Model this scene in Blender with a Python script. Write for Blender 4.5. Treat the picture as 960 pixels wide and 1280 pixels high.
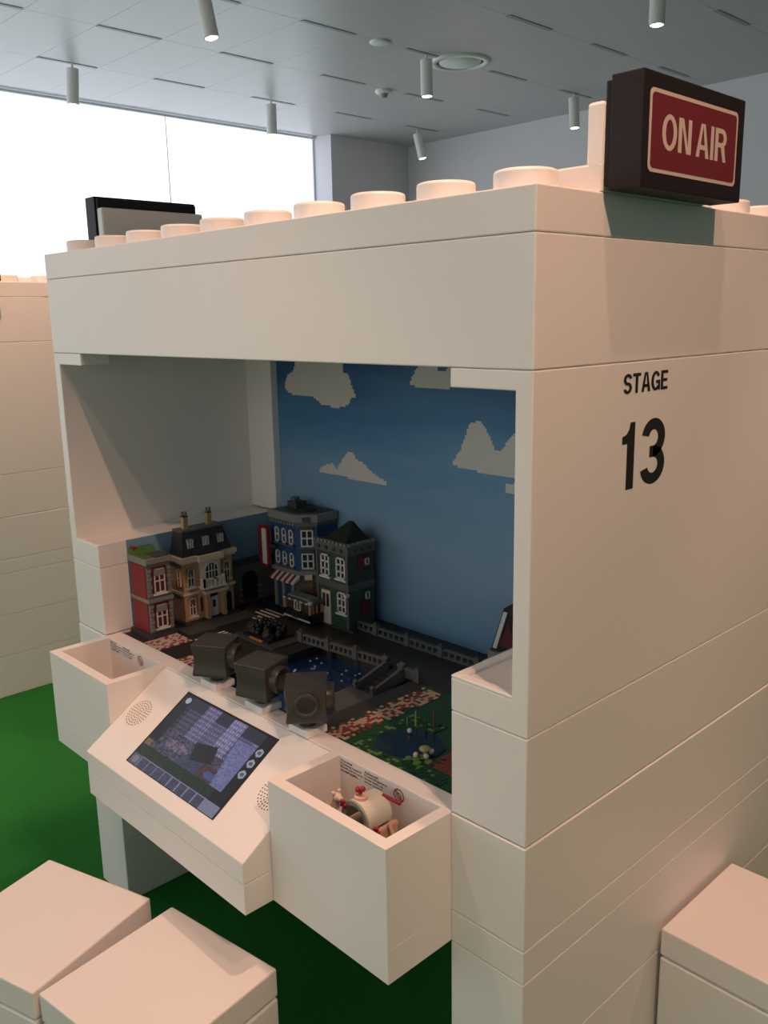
import bpy, bmesh, math, random
from mathutils import Vector, Matrix
random.seed(7)
for o in list(bpy.data.objects): bpy.data.objects.remove(o)
SC = bpy.context.scene
COL = SC.collection
S = 0.16            # one big-brick stud pitch in metres; all coordinates below are in pitches
FLOOR = -11.6       # booth roof is z = 0, the floor is 11.6 pitches below

def W(x, y, z):     # pitches -> metres, floor at z = 0
    return Vector((x * S, y * S, (z - FLOOR) * S))

# ------------------------------------------------------------------ camera
def look_axes(a, b, c):
    ca, sa, cb, sb = math.cos(a), math.sin(a), math.cos(b), math.sin(b)
    fwd = Vector((-sa * cb, ca * cb, -sb)); right = Vector((ca, sa, 0)); down = fwd.cross(right)
    cc, sc = math.cos(c), math.sin(c)
    r2 = cc * right - sc * down; d2 = sc * right + cc * down
    return r2, d2, fwd
FPX = 1111.3
r_, d_, f_ = look_axes(0.808683, 0.216803, -0.019162)
cam = bpy.data.cameras.new('camera'); camo = bpy.data.objects.new('camera', cam); COL.objects.link(camo)
cam.sensor_fit = 'VERTICAL'; cam.sensor_height = 36; cam.lens = FPX * 36 / 1280
cam.clip_start = 0.02; cam.clip_end = 60
m = Matrix((r_, -d_, -f_)).transposed().to_4x4(); m.translation = W(14.88625, -6.54976, -1.09714)
camo.matrix_world = m
SC.camera = camo

# ------------------------------------------------------------------ world, exposure, lamp powers
SC.view_settings.view_transform = 'Standard'
try: SC.view_settings.look = 'None'
except Exception: pass
SC.view_settings.gamma = 1.0
SC.view_settings.use_curve_mapping = False
SC.view_settings.exposure = 0.0
wd = bpy.data.worlds.new('daylight'); SC.world = wd; wd.use_nodes = True
wd.node_tree.nodes['Background'].inputs[0].default_value = (0.75, 0.85, 1.0, 1)
wd.node_tree.nodes['Background'].inputs[1].default_value = 0.6
SPOT_POWER = 120.0
SPOT_COLOR = (1.0, 0.565, 0.385)
WINDOW_GLOW = 1.42
FILL_GLOW = 0.84  # strength of the fill panel added behind the camera

# ------------------------------------------------------------------ materials
MATS = {}
def mat(name, col, rough=0.5, spec=0.5, metal=0.0, emit=0.0, noise=0.0, scale=40.0, bump=0.0, emit_col=None, coat=0.0, alpha=1.0):
    if name in MATS: return MATS[name]
    m = bpy.data.materials.new(name); m.use_nodes = True
    nt = m.node_tree; b = nt.nodes['Principled BSDF']
    b.inputs['Base Color'].default_value = (*col, 1); b.inputs['Roughness'].default_value = rough
    b.inputs['Specular IOR Level'].default_value = spec; b.inputs['Metallic'].default_value = metal
    b.inputs['Coat Weight'].default_value = coat
    if emit:
        b.inputs['Emission Color'].default_value = (*(emit_col or col), 1); b.inputs['Emission Strength'].default_value = emit
    if noise or bump:
        tc = nt.nodes.new('ShaderNodeTexCoord'); nz = nt.nodes.new('ShaderNodeTexNoise')
        nz.inputs['Scale'].default_value = scale; nz.inputs['Detail'].default_value = 4
        nt.links.new(tc.outputs['Object'], nz.inputs['Vector'])
        if noise:
            mx = nt.nodes.new('ShaderNodeMix'); mx.data_type = 'RGBA'
            mx.inputs['A'].default_value = (*[c * (1 - noise) for c in col], 1)
            mx.inputs['B'].default_value = (*[min(1, c * (1 + noise)) for c in col], 1)
            nt.links.new(nz.outputs['Fac'], mx.inputs['Factor']); nt.links.new(mx.outputs['Result'], b.inputs['Base Color'])
        if bump:
            bp = nt.nodes.new('ShaderNodeBump'); bp.inputs['Strength'].default_value = bump; bp.inputs['Distance'].default_value = 0.002
            nt.links.new(nz.outputs['Fac'], bp.inputs['Height']); nt.links.new(bp.outputs['Normal'], b.inputs['Normal'])
    MATS[name] = m; return m
WHITE = mat('white_plastic', (0.80, 0.775, 0.745), 0.42, 0.4, noise=0.015, scale=3, bump=0.02)
SEATW = mat('white_seat_plastic', (0.80, 0.77, 0.745), 0.40, 0.4, noise=0.015, scale=3, bump=0.02)
BLACK = mat('black_print', (0.012, 0.012, 0.012), 0.6)
SIGNB = mat('sign_black', (0.014, 0.009, 0.010), 0.55, 0.3)
SIGNR = mat('sign_red', (0.15, 0.018, 0.028), 0.55, 0.3)
CREAM = mat('sign_cream', (0.58, 0.49, 0.43), 0.55)
CEIL = mat('ceiling_metal', (0.55, 0.52, 0.56), 0.38, 0.5, noise=0.02, scale=2)
WALLG = mat('wall_paint', (0.72, 0.70, 0.75), 0.85, 0.2, noise=0.02, scale=6)
CARPET = mat('green_carpet', (0.018, 0.15, 0.026), 0.95, 0.1, noise=0.22, scale=160, bump=0.5)
DGREY = mat('camera_plastic', (0.046, 0.044, 0.038), 0.30, 0.5)
DGREY2 = mat('camera_lens_recess', (0.02, 0.02, 0.018), 0.35, 0.5)
LAMPW = mat('lamp_white', (0.78, 0.77, 0.76), 0.45)
SLOT = mat('slot_grey', (0.33, 0.33, 0.34), 0.5)
FRAMEW = mat('window_frame_paint', (0.80, 0.82, 0.86), 0.5)

# ------------------------------------------------------------------ mesh builder (coordinates in pitches)
class MB:
    def __init__(s): s.v = []; s.f = []; s.sm = []; s.c = []
    def add(s, vs, fs, smooth=False, col=None):
        n = len(s.v); s.v += [tuple(v) for v in vs]
        for f in fs: s.f.append([n + i for i in f]); s.sm.append(smooth); s.c.append(col)
        return s
    def box(s, x0, x1, y0, y1, z0, z1, col=None):
        vs = [(x, y, z) for z in (z0, z1) for y in (y0, y1) for x in (x0, x1)]
        return s.add(vs, [(0, 2, 3, 1), (4, 5, 7, 6), (0, 1, 5, 4), (2, 6, 7, 3), (0, 4, 6, 2), (1, 3, 7, 5)], col=col)
    def obox(s, B, u0, u1, z0, z1, d0, d1):
        o, U, N = B
        p = lambda u, z, d: (o[0] + u * U[0] + d * N[0], o[1] + u * U[1] + d * N[1], z)
        vs = [p(u, z, d) for z in (z0, z1) for d in (d0, d1) for u in (u0, u1)]
        fs = [(0, 2, 3, 1), (4, 5, 7, 6), (0, 1, 5, 4), (2, 6, 7, 3), (0, 4, 6, 2), (1, 3, 7, 5)]
        if U[0] * N[1] - U[1] * N[0] < 0: fs = [f[::-1] for f in fs]
        return s.add(vs, fs)
    def hexa(s, pts):   # 8 points: bottom 4 ccw, top 4 ccw
        return s.add(pts, [(3, 2, 1, 0), (4, 5, 6, 7), (0, 1, 5, 4), (1, 2, 6, 5), (2, 3, 7, 6), (3, 0, 4, 7)])
    def prism(s, poly, z0, z1):   # xy polygon ccw
        n = len(poly)
        vs = [(x, y, z0) for x, y in poly] + [(x, y, z1) for x, y in poly]
        return s.add(vs, [tuple(range(n))[::-1], tuple(range(n, 2 * n))] + [(i, (i + 1) % n, n + (i + 1) % n, n + i) for i in range(n)])
    def extr(s, poly, T, d0, d1):  # 2D polygon in (a,b), T(a,b,d)->xyz
        n = len(poly)
        vs = [T(a, b, d0) for a, b in poly] + [T(a, b, d1) for a, b in poly]
        return s.add(vs, [tuple(range(n))[::-1], tuple(range(n, 2 * n))] + [(i, (i + 1) % n, n + (i + 1) % n, n + i) for i in range(n)])
    def cyl(s, c, r, h, ax=(0, 0, 1), n=24, r2=None, cap=True):
        ax = Vector(ax).normalized(); q = ax.to_track_quat('Z', 'Y'); c = Vector(c); r2 = r if r2 is None else r2
        ring = lambda rr, t: [c + ax * t + q @ Vector((rr * math.cos(2 * math.pi * i / n), rr * math.sin(2 * math.pi * i / n), 0)) for i in range(n)]
        s.add(ring(r, 0) + ring(r2, h), [(i, (i + 1) % n, n + (i + 1) % n, n + i) for i in range(n)], True)
        if cap:
            s.add(ring(r, 0), [tuple(range(n))[::-1]]); s.add(ring(r2, h), [tuple(range(n))])
        return s
    def lathe(s, prof, c=(0, 0, 0), ax=(0, 0, 1), n=24):
        ax = Vector(ax).normalized(); q = ax.to_track_quat('Z', 'Y'); c = Vector(c); vs = []
        for r, t in prof:
            vs += [c + ax * t + q @ Vector((r * math.cos(2 * math.pi * i / n), r * math.sin(2 * math.pi * i / n), 0)) for i in range(n)]
        fs = []
        for k in range(len(prof) - 1):
            fs += [(k * n + i, k * n + (i + 1) % n, (k + 1) * n + (i + 1) % n, (k + 1) * n + i) for i in range(n)]
        return s.add(vs, fs, True)
    def ball(s, c, r, n=10, m=6, sz=1.0):
        vs = []; fs = []
        for j in range(m + 1):
            t = math.pi * j / m
            for i in range(n):
                p = 2 * math.pi * i / n
                vs.append((c[0] + r * math.sin(t) * math.cos(p), c[1] + r * math.sin(t) * math.sin(p), c[2] - r * sz * math.cos(t)))
        for j in range(m):
            for i in range(n): fs.append((j * n + i, j * n + (i + 1) % n, (j + 1) * n + (i + 1) % n, (j + 1) * n + i))
        return s.add(vs, fs, True)

ORG = {}
def setorg(o, loc): ORG[o.name] = Vector(loc)
def root_of(p):
    while p.parent: p = p.parent
    return p
def empty(name, loc, label=None, cat=None, group=None, kind=None, rz=0):
    o = bpy.data.objects.new(name, None); COL.objects.link(o)
    o.empty_display_size = 0.05
    o.location = W(*loc); o.rotation_euler = (0, 0, rz)
    setorg(o, loc); tag(o, label, cat, group, kind); return o
def tag(o, label=None, cat=None, group=None, kind=None):
    if label: o['label'] = label
    if cat: o['category'] = cat
    if group: o['group'] = group
    if kind: o['kind'] = kind
    return o
def mesh_from(mb, name, material, org, bevel=0.0, seg=2, colors=None):
    me = bpy.data.meshes.new(name)
    me.from_pydata([((v[0] - org[0]) * S, (v[1] - org[1]) * S, (v[2] - org[2]) * S) for v in mb.v], [], mb.f)
    if any(mb.sm): me.polygons.foreach_set('use_smooth', mb.sm)
    if bevel:
        bm = bmesh.new(); bm.from_mesh(me)
        es = [e for e in bm.edges if len(e.link_faces) == 2 and e.calc_face_angle(0) > 0.5]
        bmesh.ops.bevel(bm, geom=es, offset=bevel * S, segments=seg, profile=0.5, affect='EDGES', clamp_overlap=True)
        bm.to_mesh(me); bm.free()
    if any(c is not None for c in mb.c) and not bevel:
        at = me.color_attributes.new('paint', 'FLOAT_COLOR', 'CORNER'); k = 0
        for p, c in zip(me.polygons, mb.c):
            for _ in p.loop_indices:
                at.data[k].color = (*(c or (0, 0, 0)), 1); k += 1
    me.materials.append(material); me.update(); return me
def obj(name, mb, material, parent=None, org=None, bevel=0.0, label=None, cat=None, group=None, kind=None, seg=2):
    if parent is not None: og = ORG[root_of(parent).name]
    elif org is not None: og = Vector(org)
    else:
        xs, ys, zs = zip(*mb.v); og = Vector(((min(xs) + max(xs)) / 2, (min(ys) + max(ys)) / 2, min(zs)))
    me = mesh_from(mb, name, material, og, bevel, seg)
    o = bpy.data.objects.new(name, me); COL.objects.link(o)
    if parent is not None: o.parent = parent
    else: o.location = W(*og); setorg(o, og)
    return tag(o, label, cat, group, kind)
def shared(name, me, parent, loc):   # instance of shared mesh; loc in pitches, absolute
    o = bpy.data.objects.new(name, me); COL.objects.link(o)
    if parent is not None:
        o.parent = parent; o.location = (Vector(loc) - ORG[root_of(parent).name]) * S
    else: o.location = W(*loc); setorg(o, loc)
    return o
def copy_tree(o, parent=None):
    c = o.copy(); COL.objects.link(c); c.parent = parent
    for ch in list(o.children): copy_tree(ch, c)
    return c
def text_mb(txt, w, h, bold, T, d0=0.0, d1=0.004):
    """flat lettering: fitted into w x h (pitches), mapped with T(a, b, d)"""
    cu = bpy.data.curves.new('t', 'FONT'); cu.body = txt; cu.offset = bold; cu.resolution_u = 4; cu.fill_mode = 'FRONT'
    o = bpy.data.objects.new('t', cu); COL.objects.link(o)
    bpy.context.view_layer.update()
    me = bpy.data.meshes.new_from_object(o.evaluated_get(bpy.context.evaluated_depsgraph_get()))
    bpy.data.objects.remove(o)
    xs = [v.co.x for v in me.vertices]; ys = [v.co.y for v in me.vertices]
    x0, x1, y0, y1 = min(xs), max(xs), min(ys), max(ys)
    mb = MB(); mb.add([T((v.co.x - x0) / (x1 - x0) * w, (v.co.y - y0) / (y1 - y0) * h, d1) for v in me.vertices], [tuple(p.vertices) for p in me.polygons])
    bpy.data.meshes.remove(me); return mb
def rrect(a0, a1, b0, b1, r, n=6):
    pts = []
    for cx, cy, t0 in ((a1 - r, b0 + r, -90), (a1 - r, b1 - r, 0), (a0 + r, b1 - r, 90), (a0 + r, b0 + r, 180)):
        for i in range(n + 1):
            t = math.radians(t0 + 90 * i / n); pts.append((cx + r * math.cos(t), cy + r * math.sin(t)))
    return pts

# ================================================================== ROOM
CZ = 12.0                     # ceiling height
WX, WX2 = -39.66, -37.85      # window plane, wall face
BY = 47.2                     # back wall
RX, FY = 46.0, -32.0          # unseen sides of the hall
obj('floor', MB().box(-42, RX + 1, FY - 1, BY + 1, FLOOR - 0.5, FLOOR), CARPET, kind='structure')
ceiling = obj('ceiling', MB().box(-42, RX + 1, FY - 1, BY + 1, CZ + 0.12, CZ + 0.7), CEIL, kind='structure')
setorg(ceiling, ORG[ceiling.name])
# ceiling panels in view (joints recessed), each one its own piece
PX, PY = 6.52, 3.31
pan = mesh_from(MB().box(-PX / 2 + .007, PX / 2 - .007, -PY / 2 + .007, PY / 2 - .007, 0, 0.13), 'ceiling_panel', CEIL, (0, 0, 0), 0.004, 1)
xg = [-32.2 + PX / 2 + PX * i for i in range(-2, 12)]
yg = [16.4 - 1.62 + PY / 2 + PY * i for i in range(-15, 10)]
for x in xg:
    for y in yg:
        if x - PX / 2 < -40 or x + PX / 2 > RX or y - PY / 2 < FY or y + PY / 2 > BY + 1: continue
        shared('ceiling_panel', pan, ceiling, (x, y, CZ))
# lighting slots at the panel joints
slot = mesh_from(MB().box(-.12, .12, -1.6, 1.6, -.03, 0.02), 'lighting_slot', SLOT, (0, 0, 0))
for i in range(0, 8):
    for j in range(-3, 5):
        shared('lighting_slot', slot, ceiling, (-32.2 + PX * i, 16.4 + 6.62 * j, CZ))
obj('wall_back', MB().box(-42, RX + 1, BY, BY + 1, FLOOR, CZ + .1), WALLG, kind='structure')
obj('wall_right', MB().box(RX, RX + 1, FY, BY, FLOOR, CZ + .1), WALLG, kind='structure')
obj('wall_front', MB().box(-42, RX + 1, FY - 1, FY, FLOOR, -8).box(-42, RX + 1, FY - 1, FY, 10, CZ + .1).box(-42, -36, FY - 1, FY, -8, 10).box(36, RX + 1, FY - 1, FY, -8, 10), WALLG, kind='structure')  # opening left for the added fill panel
WY1 = 39.1                    # window ends here, solid wall beyond
obj('wall_left', MB().box(-42, WX2, WY1, BY, FLOOR, CZ + .1), WALLG, kind='structure')
# glazing: tall bright frosted panes with slim mullions
GLASS = mat('frosted_daylight_glass', (0.9, 0.93, 0.97), 0.4, 0.3, emit=WINDOW_GLOW, emit_col=(0.86, 0.92, 1.0))
win = obj('window_1', MB().box(WX - .35, WX - .25, FY, WY1, FLOOR, CZ + .1), GLASS, kind='structure', label='tall frosted glazing glowing with daylight')
fill_root = obj('fill_panel', MB().box(-36, 36, FY - .6, FY - .5, -8, 10), mat('fill_panel_glow', (0.85, 0.85, 0.85), 0.4, 0.3, emit=FILL_GLOW, emit_col=(1.0, 0.95, 0.90)), kind='structure', label='unseen glowing fill panel added in the wall behind the camera')  # added glowing panel behind the camera, brightens booth fronts and interior
for x in range(-24, 36, 12): obj('mullion', MB().box(x - .07, x + .07, FY - .5, FY - .2, -8, 10), FRAMEW, fill_root)  # bars across the added fill panel
ymull = [26.6 - 12.0 * k for k in range(0, 5)]
for y in ymull:
    obj('mullion', MB().box(WX - .27, WX - .22, y - .03, y + .03, FLOOR, CZ), FRAMEW, win)
obj('transom', MB().box(WX - .27, WX - .22, FY, WY1, -2.0, -1.96), FRAMEW, win)
obj('head_rail', MB().box(WX - .3, WX + .02, FY, WY1, CZ - .1, CZ + .05), FRAMEW, win)
obj('jamb', MB().box(WX - .3, WX - .1, WY1 - .15, WY1, FLOOR, CZ), FRAMEW, win)

# ceiling spotlights: real lamps, the seven in view and the rest of the same grid over the hall
def spotlight(x, y, tx=0.0, ty=0.0, power=1.0, size=84, blend=0.35, label='white cylinder spotlight hanging over the hall floor'):
    L = 1.72; r = 0.31
    t = empty('ceiling_spotlight', (x, y, CZ), label, 'spotlight', 'spotlights hanging from the ceiling')
    ax = Vector((tx, ty, -1)).normalized(); c0 = Vector((x, y, CZ - .28))
    obj('stem', MB().cyl((x, y, CZ - .4), .05, .42, n=10), LAMPW, t)
    h = MB().cyl(c0, r, L, ax, 28, cap=False); h.lathe([(0, 0), (r, 0)], c0, ax, 28)
    h.lathe([(r, L), (r - .06, L + .02), (r - .07, L - .14)], c0, ax, 28)
    obj('housing', h, LAMPW, t)
    obj('lens', MB().lathe([(0, L + .05), (r - .12, L + .045), (r - .05, L + .015)], c0, ax, 28), mat('lamp_lens', (1, .9, .75), .4, emit=14, emit_col=(1, .83, .62)), t)
    ld = bpy.data.lights.new('lamp_light', 'SPOT'); ld.energy = SPOT_POWER * power; ld.color = SPOT_COLOR
    ld.spot_size = math.radians(size); ld.spot_blend = blend; ld.shadow_soft_size = 0.018
    lo = bpy.data.objects.new('lamp_light', ld); COL.objects.link(lo); lo.parent = t
    lo.location = (c0 + ax * (L + .3) - Vector((x, y, CZ))) * S
    lo.rotation_euler = ax.to_track_quat('-Z', 'Y').to_euler()
SEEN = [((-32.1, 16.6, -.05, -.06), 'white cylinder spotlight with a long shadow on the ceiling above the bright window'),
        ((-32.0, 29.3, -.03, 0), 'upright white cylinder spotlight hanging before the window edge by the wall'),
        ((-19.2, 29.6, 0, .02), 'white cylinder spotlight hanging beside the round air diffuser'),
        ((-32.7, 42.9, .16, .16), 'tilted white cylinder spotlight hanging in front of the grey wall corner'),
        ((-19.1, 42.6, .06, .02), 'white cylinder spotlight hanging by the back wall beside the sign bracket'),
        ((-5.3, 28.2, 0, 0), 'white cylinder spotlight hanging above the ON AIR sign'),
        ((-18.3, 15.6, .14, .1), 'large tilted white spotlight hanging above the booth roof studs')]
for a, lab in SEEN: spotlight(*a, power=0.4, label=lab)
# same grid over the booths and behind the photographer (out of frame)
for a in [(8.6, .9, 0, -.12, .82), (12.9, -.6, 0, 0, .34), (20.8, -4.0, -.35, .1, 1.3), (-5.2, 2.5, -.28, 0, 1.8, 52), (3.0, -6.5, 0, 0, .42), (-18.6, -4.1, 0, 0, .8),
          (-5.2, 15.8, 0, 0, .5), (14.3, 12.5, 0, 0, .9), (27, 4, 0, 0, .7), (20.8, -17, 0, 0, .8), (2, -19, 0, 0, .8), (-14, -14, 0, 0, .8)]:
    spotlight(*a)

# round air diffuser, detector, sensor
t = empty('air_diffuser', (-19.0, 32.0, CZ), 'round white air diffuser set flush in the grey ceiling', 'vent')
obj('outer_ring', MB().lathe([(1.62, .02), (1.6, -.08), (1.28, -.12), (1.25, .02)], (-19.0, 32.0, CZ), n=48), LAMPW, t)
obj('plate', MB().lathe([(0, -.09), (1.08, -.09), (1.12, -.05), (1.12, .02)], (-19.0, 32.0, CZ), n=48), LAMPW, t)
obj('gap', MB().lathe([(1.05, -.01), (1.3, -.01)], (-19.0, 32.0, CZ), n=48), BLACK, t)
obj('ceiling_speaker', MB().lathe([(0, -.1), (.42, -.1), (.5, -.06), (.5, .02)], (-19.2, 26.3, CZ)), LAMPW, label='small flat white disc on the ceiling beside the air diffuser', cat='detector')
t = empty('smoke_detector', (-26.0, 33.1, CZ), 'domed white smoke detector with dark eye on the ceiling', 'detector')
obj('base', MB().lathe([(0, -.2), (.42, -.2), (.5, -.12), (.5, .02)], (-26.0, 33.1, CZ)), LAMPW, t)
obj('sensor_eye', MB().lathe([(0, -.42), (.2, -.4), (.26, -.2)], (-26.0, 33.1, CZ)), SLOT, t)

# dark blue display band seen over the roof, on the back wall
t = empty('display_band', (12, BY - .6, 3.2), 'long dark blue display band with pale spots on the back wall', 'display')
obj('panel', MB().box(-1, 30, BY - .5, BY - .02, 2.2, 5.35), mat('display_blue', (0.03, 0.055, 0.11), .5, noise=.5, scale=4), t)
obj('top_edge', MB().box(-1, 30, BY - .62, BY - .02, 5.35, 5.6), BLACK, t)
for k in range(26):
    x = 0 + k * 1.15 + random.uniform(-.2, .2); z = 4.4 + random.uniform(-.5, .5)
    obj('pale_spot', MB().obox(((x, BY - .5), (1, 0), (0, -1)), 0, random.uniform(.3, .75), z, z + random.uniform(.12, .3), 0, .06), mat('display_pale', (.62, .6, .72), .5), t)

# ================================================================== BOOTH
bk = 0.014
booth = empty('exhibit_booth', (5, 4, FLOOR), 'white toy-brick style booth with open stage window and STAGE 13 lettering', 'booth', 'white brick-style booths')
D = 8.0
roof = obj('roof_plate', MB().box(0, 10, 0, D, -0.398, 0), WHITE, booth, bevel=bk)
stud = mesh_from(MB().cyl((0, 0, 0), .3, .17, n=36, cap=False).lathe([(0, .2), (.27, .2), (.293, .19), (.3, .17)], n=36), 'stud', WHITE, (0, 0, 0))
for i in range(10):
    for j in range(8):
        if (i in (0, 9)) and j in (1, 2): continue
        shared('stud', stud, roof, (i + .5, j + .5, 0))
obj('roof_beam', MB().box(0, 10, 0, D, -1.598, -0.402), WHITE, booth, bevel=bk)
for sx in (0, 1):
    X = (lambda a, b: (a, b)) if sx else (lambda a, b: (10 - b, 10 - a))
    # thin panel wall with sill plate, top tab and rear post
    obj('panel_wall', MB().box(*X(9.8, 10), 0, D, -5.198, -1.602), WHITE, booth, bevel=bk)
    obj('panel_tab', MB().box(*X(9, 9.82), 0, .5, -1.79, -1.602), WHITE, booth, bevel=.012)
    sill = MB().box(*X(9, 9.82), 0, D, -5.198, -4.83)
    obj('sill', sill, WHITE, booth, bevel=.012)
    obj('sill_lip', MB().box(*X(9, 9.12), .0, D, -4.835, -4.795), WHITE, booth, bevel=.012)
    obj('sill_lip', MB().box(*X(9.12, 9.82), .0, .12, -4.835, -4.795), WHITE, booth, bevel=.012)
    obj('post', MB().box(*X(9, 9.82), 3.77, 4.23, -4.8, -1.602), WHITE, booth, bevel=.012)
    obj('panel_brick', MB().box(*X(9, 10), 0, D, -6.394, -5.202), WHITE, booth, bevel=bk)
    e = .012
    for z0, z1 in ((-7.598, -6.406), (-7.998, -7.602), (-9.198, -8.002), (-10.398, -9.202), (FLOOR, -10.402)):
        obj('base_brick', MB().box(*X(9, 10 + e), -e, D, z0, z1), WHITE, booth, bevel=bk)
obj('centre_wall', MB().box(1, 9, 3.95, 4.05, FLOOR, -1.602), WHITE, booth)
obj('table_slab', MB().box(1, 9, .28, 3.95, -7.9, -6.64), WHITE, booth)
obj('counter_rim', MB().box(1, 9, .0, .28, -8, -6.4), WHITE, booth, bevel=.012)
# printed sky backdrop (back and lower side strips) with pixel clouds
def sky_material():
    m = bpy.data.materials.new('printed_sky'); m.use_nodes = True; nt = m.node_tree; b = nt.nodes['Principled BSDF']
    b.inputs['Roughness'].default_value = 0.45; b.inputs['Specular IOR Level'].default_value = 0.3
    tc = nt.nodes.new('ShaderNodeTexCoord'); sp = nt.nodes.new('ShaderNodeSeparateXYZ'); nt.links.new(tc.outputs['Object'], sp.inputs[0])
    nz = nt.nodes.new('ShaderNodeTexNoise'); nz.inputs['Scale'].default_value = 3.2; nz.inputs['Detail'].default_value = 3
    mp = nt.nodes.new('ShaderNodeMapping'); mp.inputs['Scale'].default_value = (.6, 1, 2.4); mp.inputs['Rotation'].default_value = (0, .3, 0)
    nt.links.new(tc.outputs['Object'], mp.inputs[0]); nt.links.new(mp.outputs[0], nz.inputs['Vector'])
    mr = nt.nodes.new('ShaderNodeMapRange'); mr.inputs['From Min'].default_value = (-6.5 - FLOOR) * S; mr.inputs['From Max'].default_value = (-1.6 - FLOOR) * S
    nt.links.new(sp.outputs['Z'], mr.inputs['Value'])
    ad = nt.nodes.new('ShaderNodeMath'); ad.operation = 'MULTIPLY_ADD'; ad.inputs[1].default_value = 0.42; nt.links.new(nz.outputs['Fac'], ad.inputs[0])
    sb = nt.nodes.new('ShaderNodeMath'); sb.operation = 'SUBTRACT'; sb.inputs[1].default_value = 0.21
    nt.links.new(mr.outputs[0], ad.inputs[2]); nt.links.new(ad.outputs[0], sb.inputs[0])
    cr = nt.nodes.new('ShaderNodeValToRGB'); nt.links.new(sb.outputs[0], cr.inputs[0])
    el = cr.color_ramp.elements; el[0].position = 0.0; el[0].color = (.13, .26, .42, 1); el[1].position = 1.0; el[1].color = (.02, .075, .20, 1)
    for p, c in ((.3, (.20, .33, .46)), (.55, (.15, .29, .45)), (.72, (.065, .20, .38))):
        e_ = el.new(p); e_.color = (*c, 1)
    nt.links.new(cr.outputs[0], b.inputs['Base Color']); return m
SKY = sky_material()
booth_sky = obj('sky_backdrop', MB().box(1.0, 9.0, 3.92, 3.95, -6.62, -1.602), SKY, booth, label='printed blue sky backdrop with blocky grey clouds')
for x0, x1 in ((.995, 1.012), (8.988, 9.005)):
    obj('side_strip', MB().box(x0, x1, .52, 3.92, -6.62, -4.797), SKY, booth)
CLOUD = mat('cloud_print', (.58, .56, .53), .6, .2)
def cloud(cols, x0, zb, dx):
    """columns of a blocky cloud: (bottom, top) heights"""
    mb = MB()
    pts_top = []; pts_bot = []
    for k, (b, tp) in enumerate(cols):
        pts_bot += [(x0 + k * dx, zb + b), (x0 + (k + 1) * dx, zb + b)]; pts_top += [(x0 + k * dx, zb + tp), (x0 + (k + 1) * dx, zb + tp)]
    for k in range(len(cols)):
        mb.box(x0 + k * dx, x0 + (k + 1) * dx, 3.914, 3.921, zb + cols[k][0], zb + cols[k][1])
    return obj('cloud', mb, CLOUD, booth_sky)
def cloud_outline(top, bot, x0, x1, n, q=.035):
    cols = []
    def interp(t, L):
        for (a, va), (b, vb) in zip(L, L[1:]):
            if a <= t <= b: return va + (vb - va) * (t - a) / max(1e-6, b - a)
        return L[-1][1]
    for k in range(n):
        x = x0 + (k + .5) * (x1 - x0) / n
        cols.append((round(interp(x, bot) / q) * q, round(interp(x, top) / q) * q))
    cloud(cols, x0, 0, (x1 - x0) / n)
cloud_outline([(1.26, -2.3), (1.36, -2.14), (1.5, -2.1), (1.6, -1.9), (1.7, -1.62), (2.94, -1.62), (2.95, -2.05), (3.1, -2.1), (3.15, -2.25), (3.24, -2.4), (3.26, -2.5)],
              [(1.26, -2.4), (1.4, -2.5), (2.1, -2.53), (2.3, -2.64), (2.75, -2.7), (3.05, -2.62), (3.15, -2.5), (3.26, -2.48)], 1.26, 3.26, 50)
cloud_outline([(2.2, -3.84), (2.32, -3.8), (2.42, -3.74), (2.58, -3.72), (2.7, -3.8), (2.82, -3.66), (2.95, -3.52), (3.02, -3.46), (3.15, -3.46), (3.24, -3.58), (3.4, -3.62), (3.6, -3.74), (3.8, -3.84), (4.0, -3.88)],
              [(2.2, -3.9), (2.4, -3.93), (4.0, -3.95)], 2.2, 4.0, 45)
cloud_outline([(4.6, -2.15), (4.72, -1.98), (4.85, -1.8), (5.0, -1.72), (5.15, -1.8), (5.25, -1.98), (5.4, -1.95), (5.5, -1.84), (5.7, -1.95), (5.9, -2.1)],
              [(4.6, -2.2), (4.75, -2.23), (5.3, -2.23), (5.9, -2.2)], 4.6, 5.9, 36)
cloud_outline([(5.53, -3.38), (5.68, -3.2), (5.8, -2.95), (5.86, -2.78), (5.95, -2.72), (6.12, -2.7), (6.2, -2.8), (6.3, -2.95), (6.4, -3.12), (6.5, -3.1), (6.6, -3.0), (6.72, -2.85), (6.9, -2.8), (7.2, -3.1), (7.5, -3.4)],
              [(5.53, -3.42), (5.75, -3.47), (7.5, -3.55)], 5.53, 7.5, 54)
cloud_outline([(6.6, -3.62), (6.9, -3.55), (7.2, -3.6)], [(6.6, -3.75), (7.2, -3.75)], 6.6, 7.2, 16)

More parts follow.
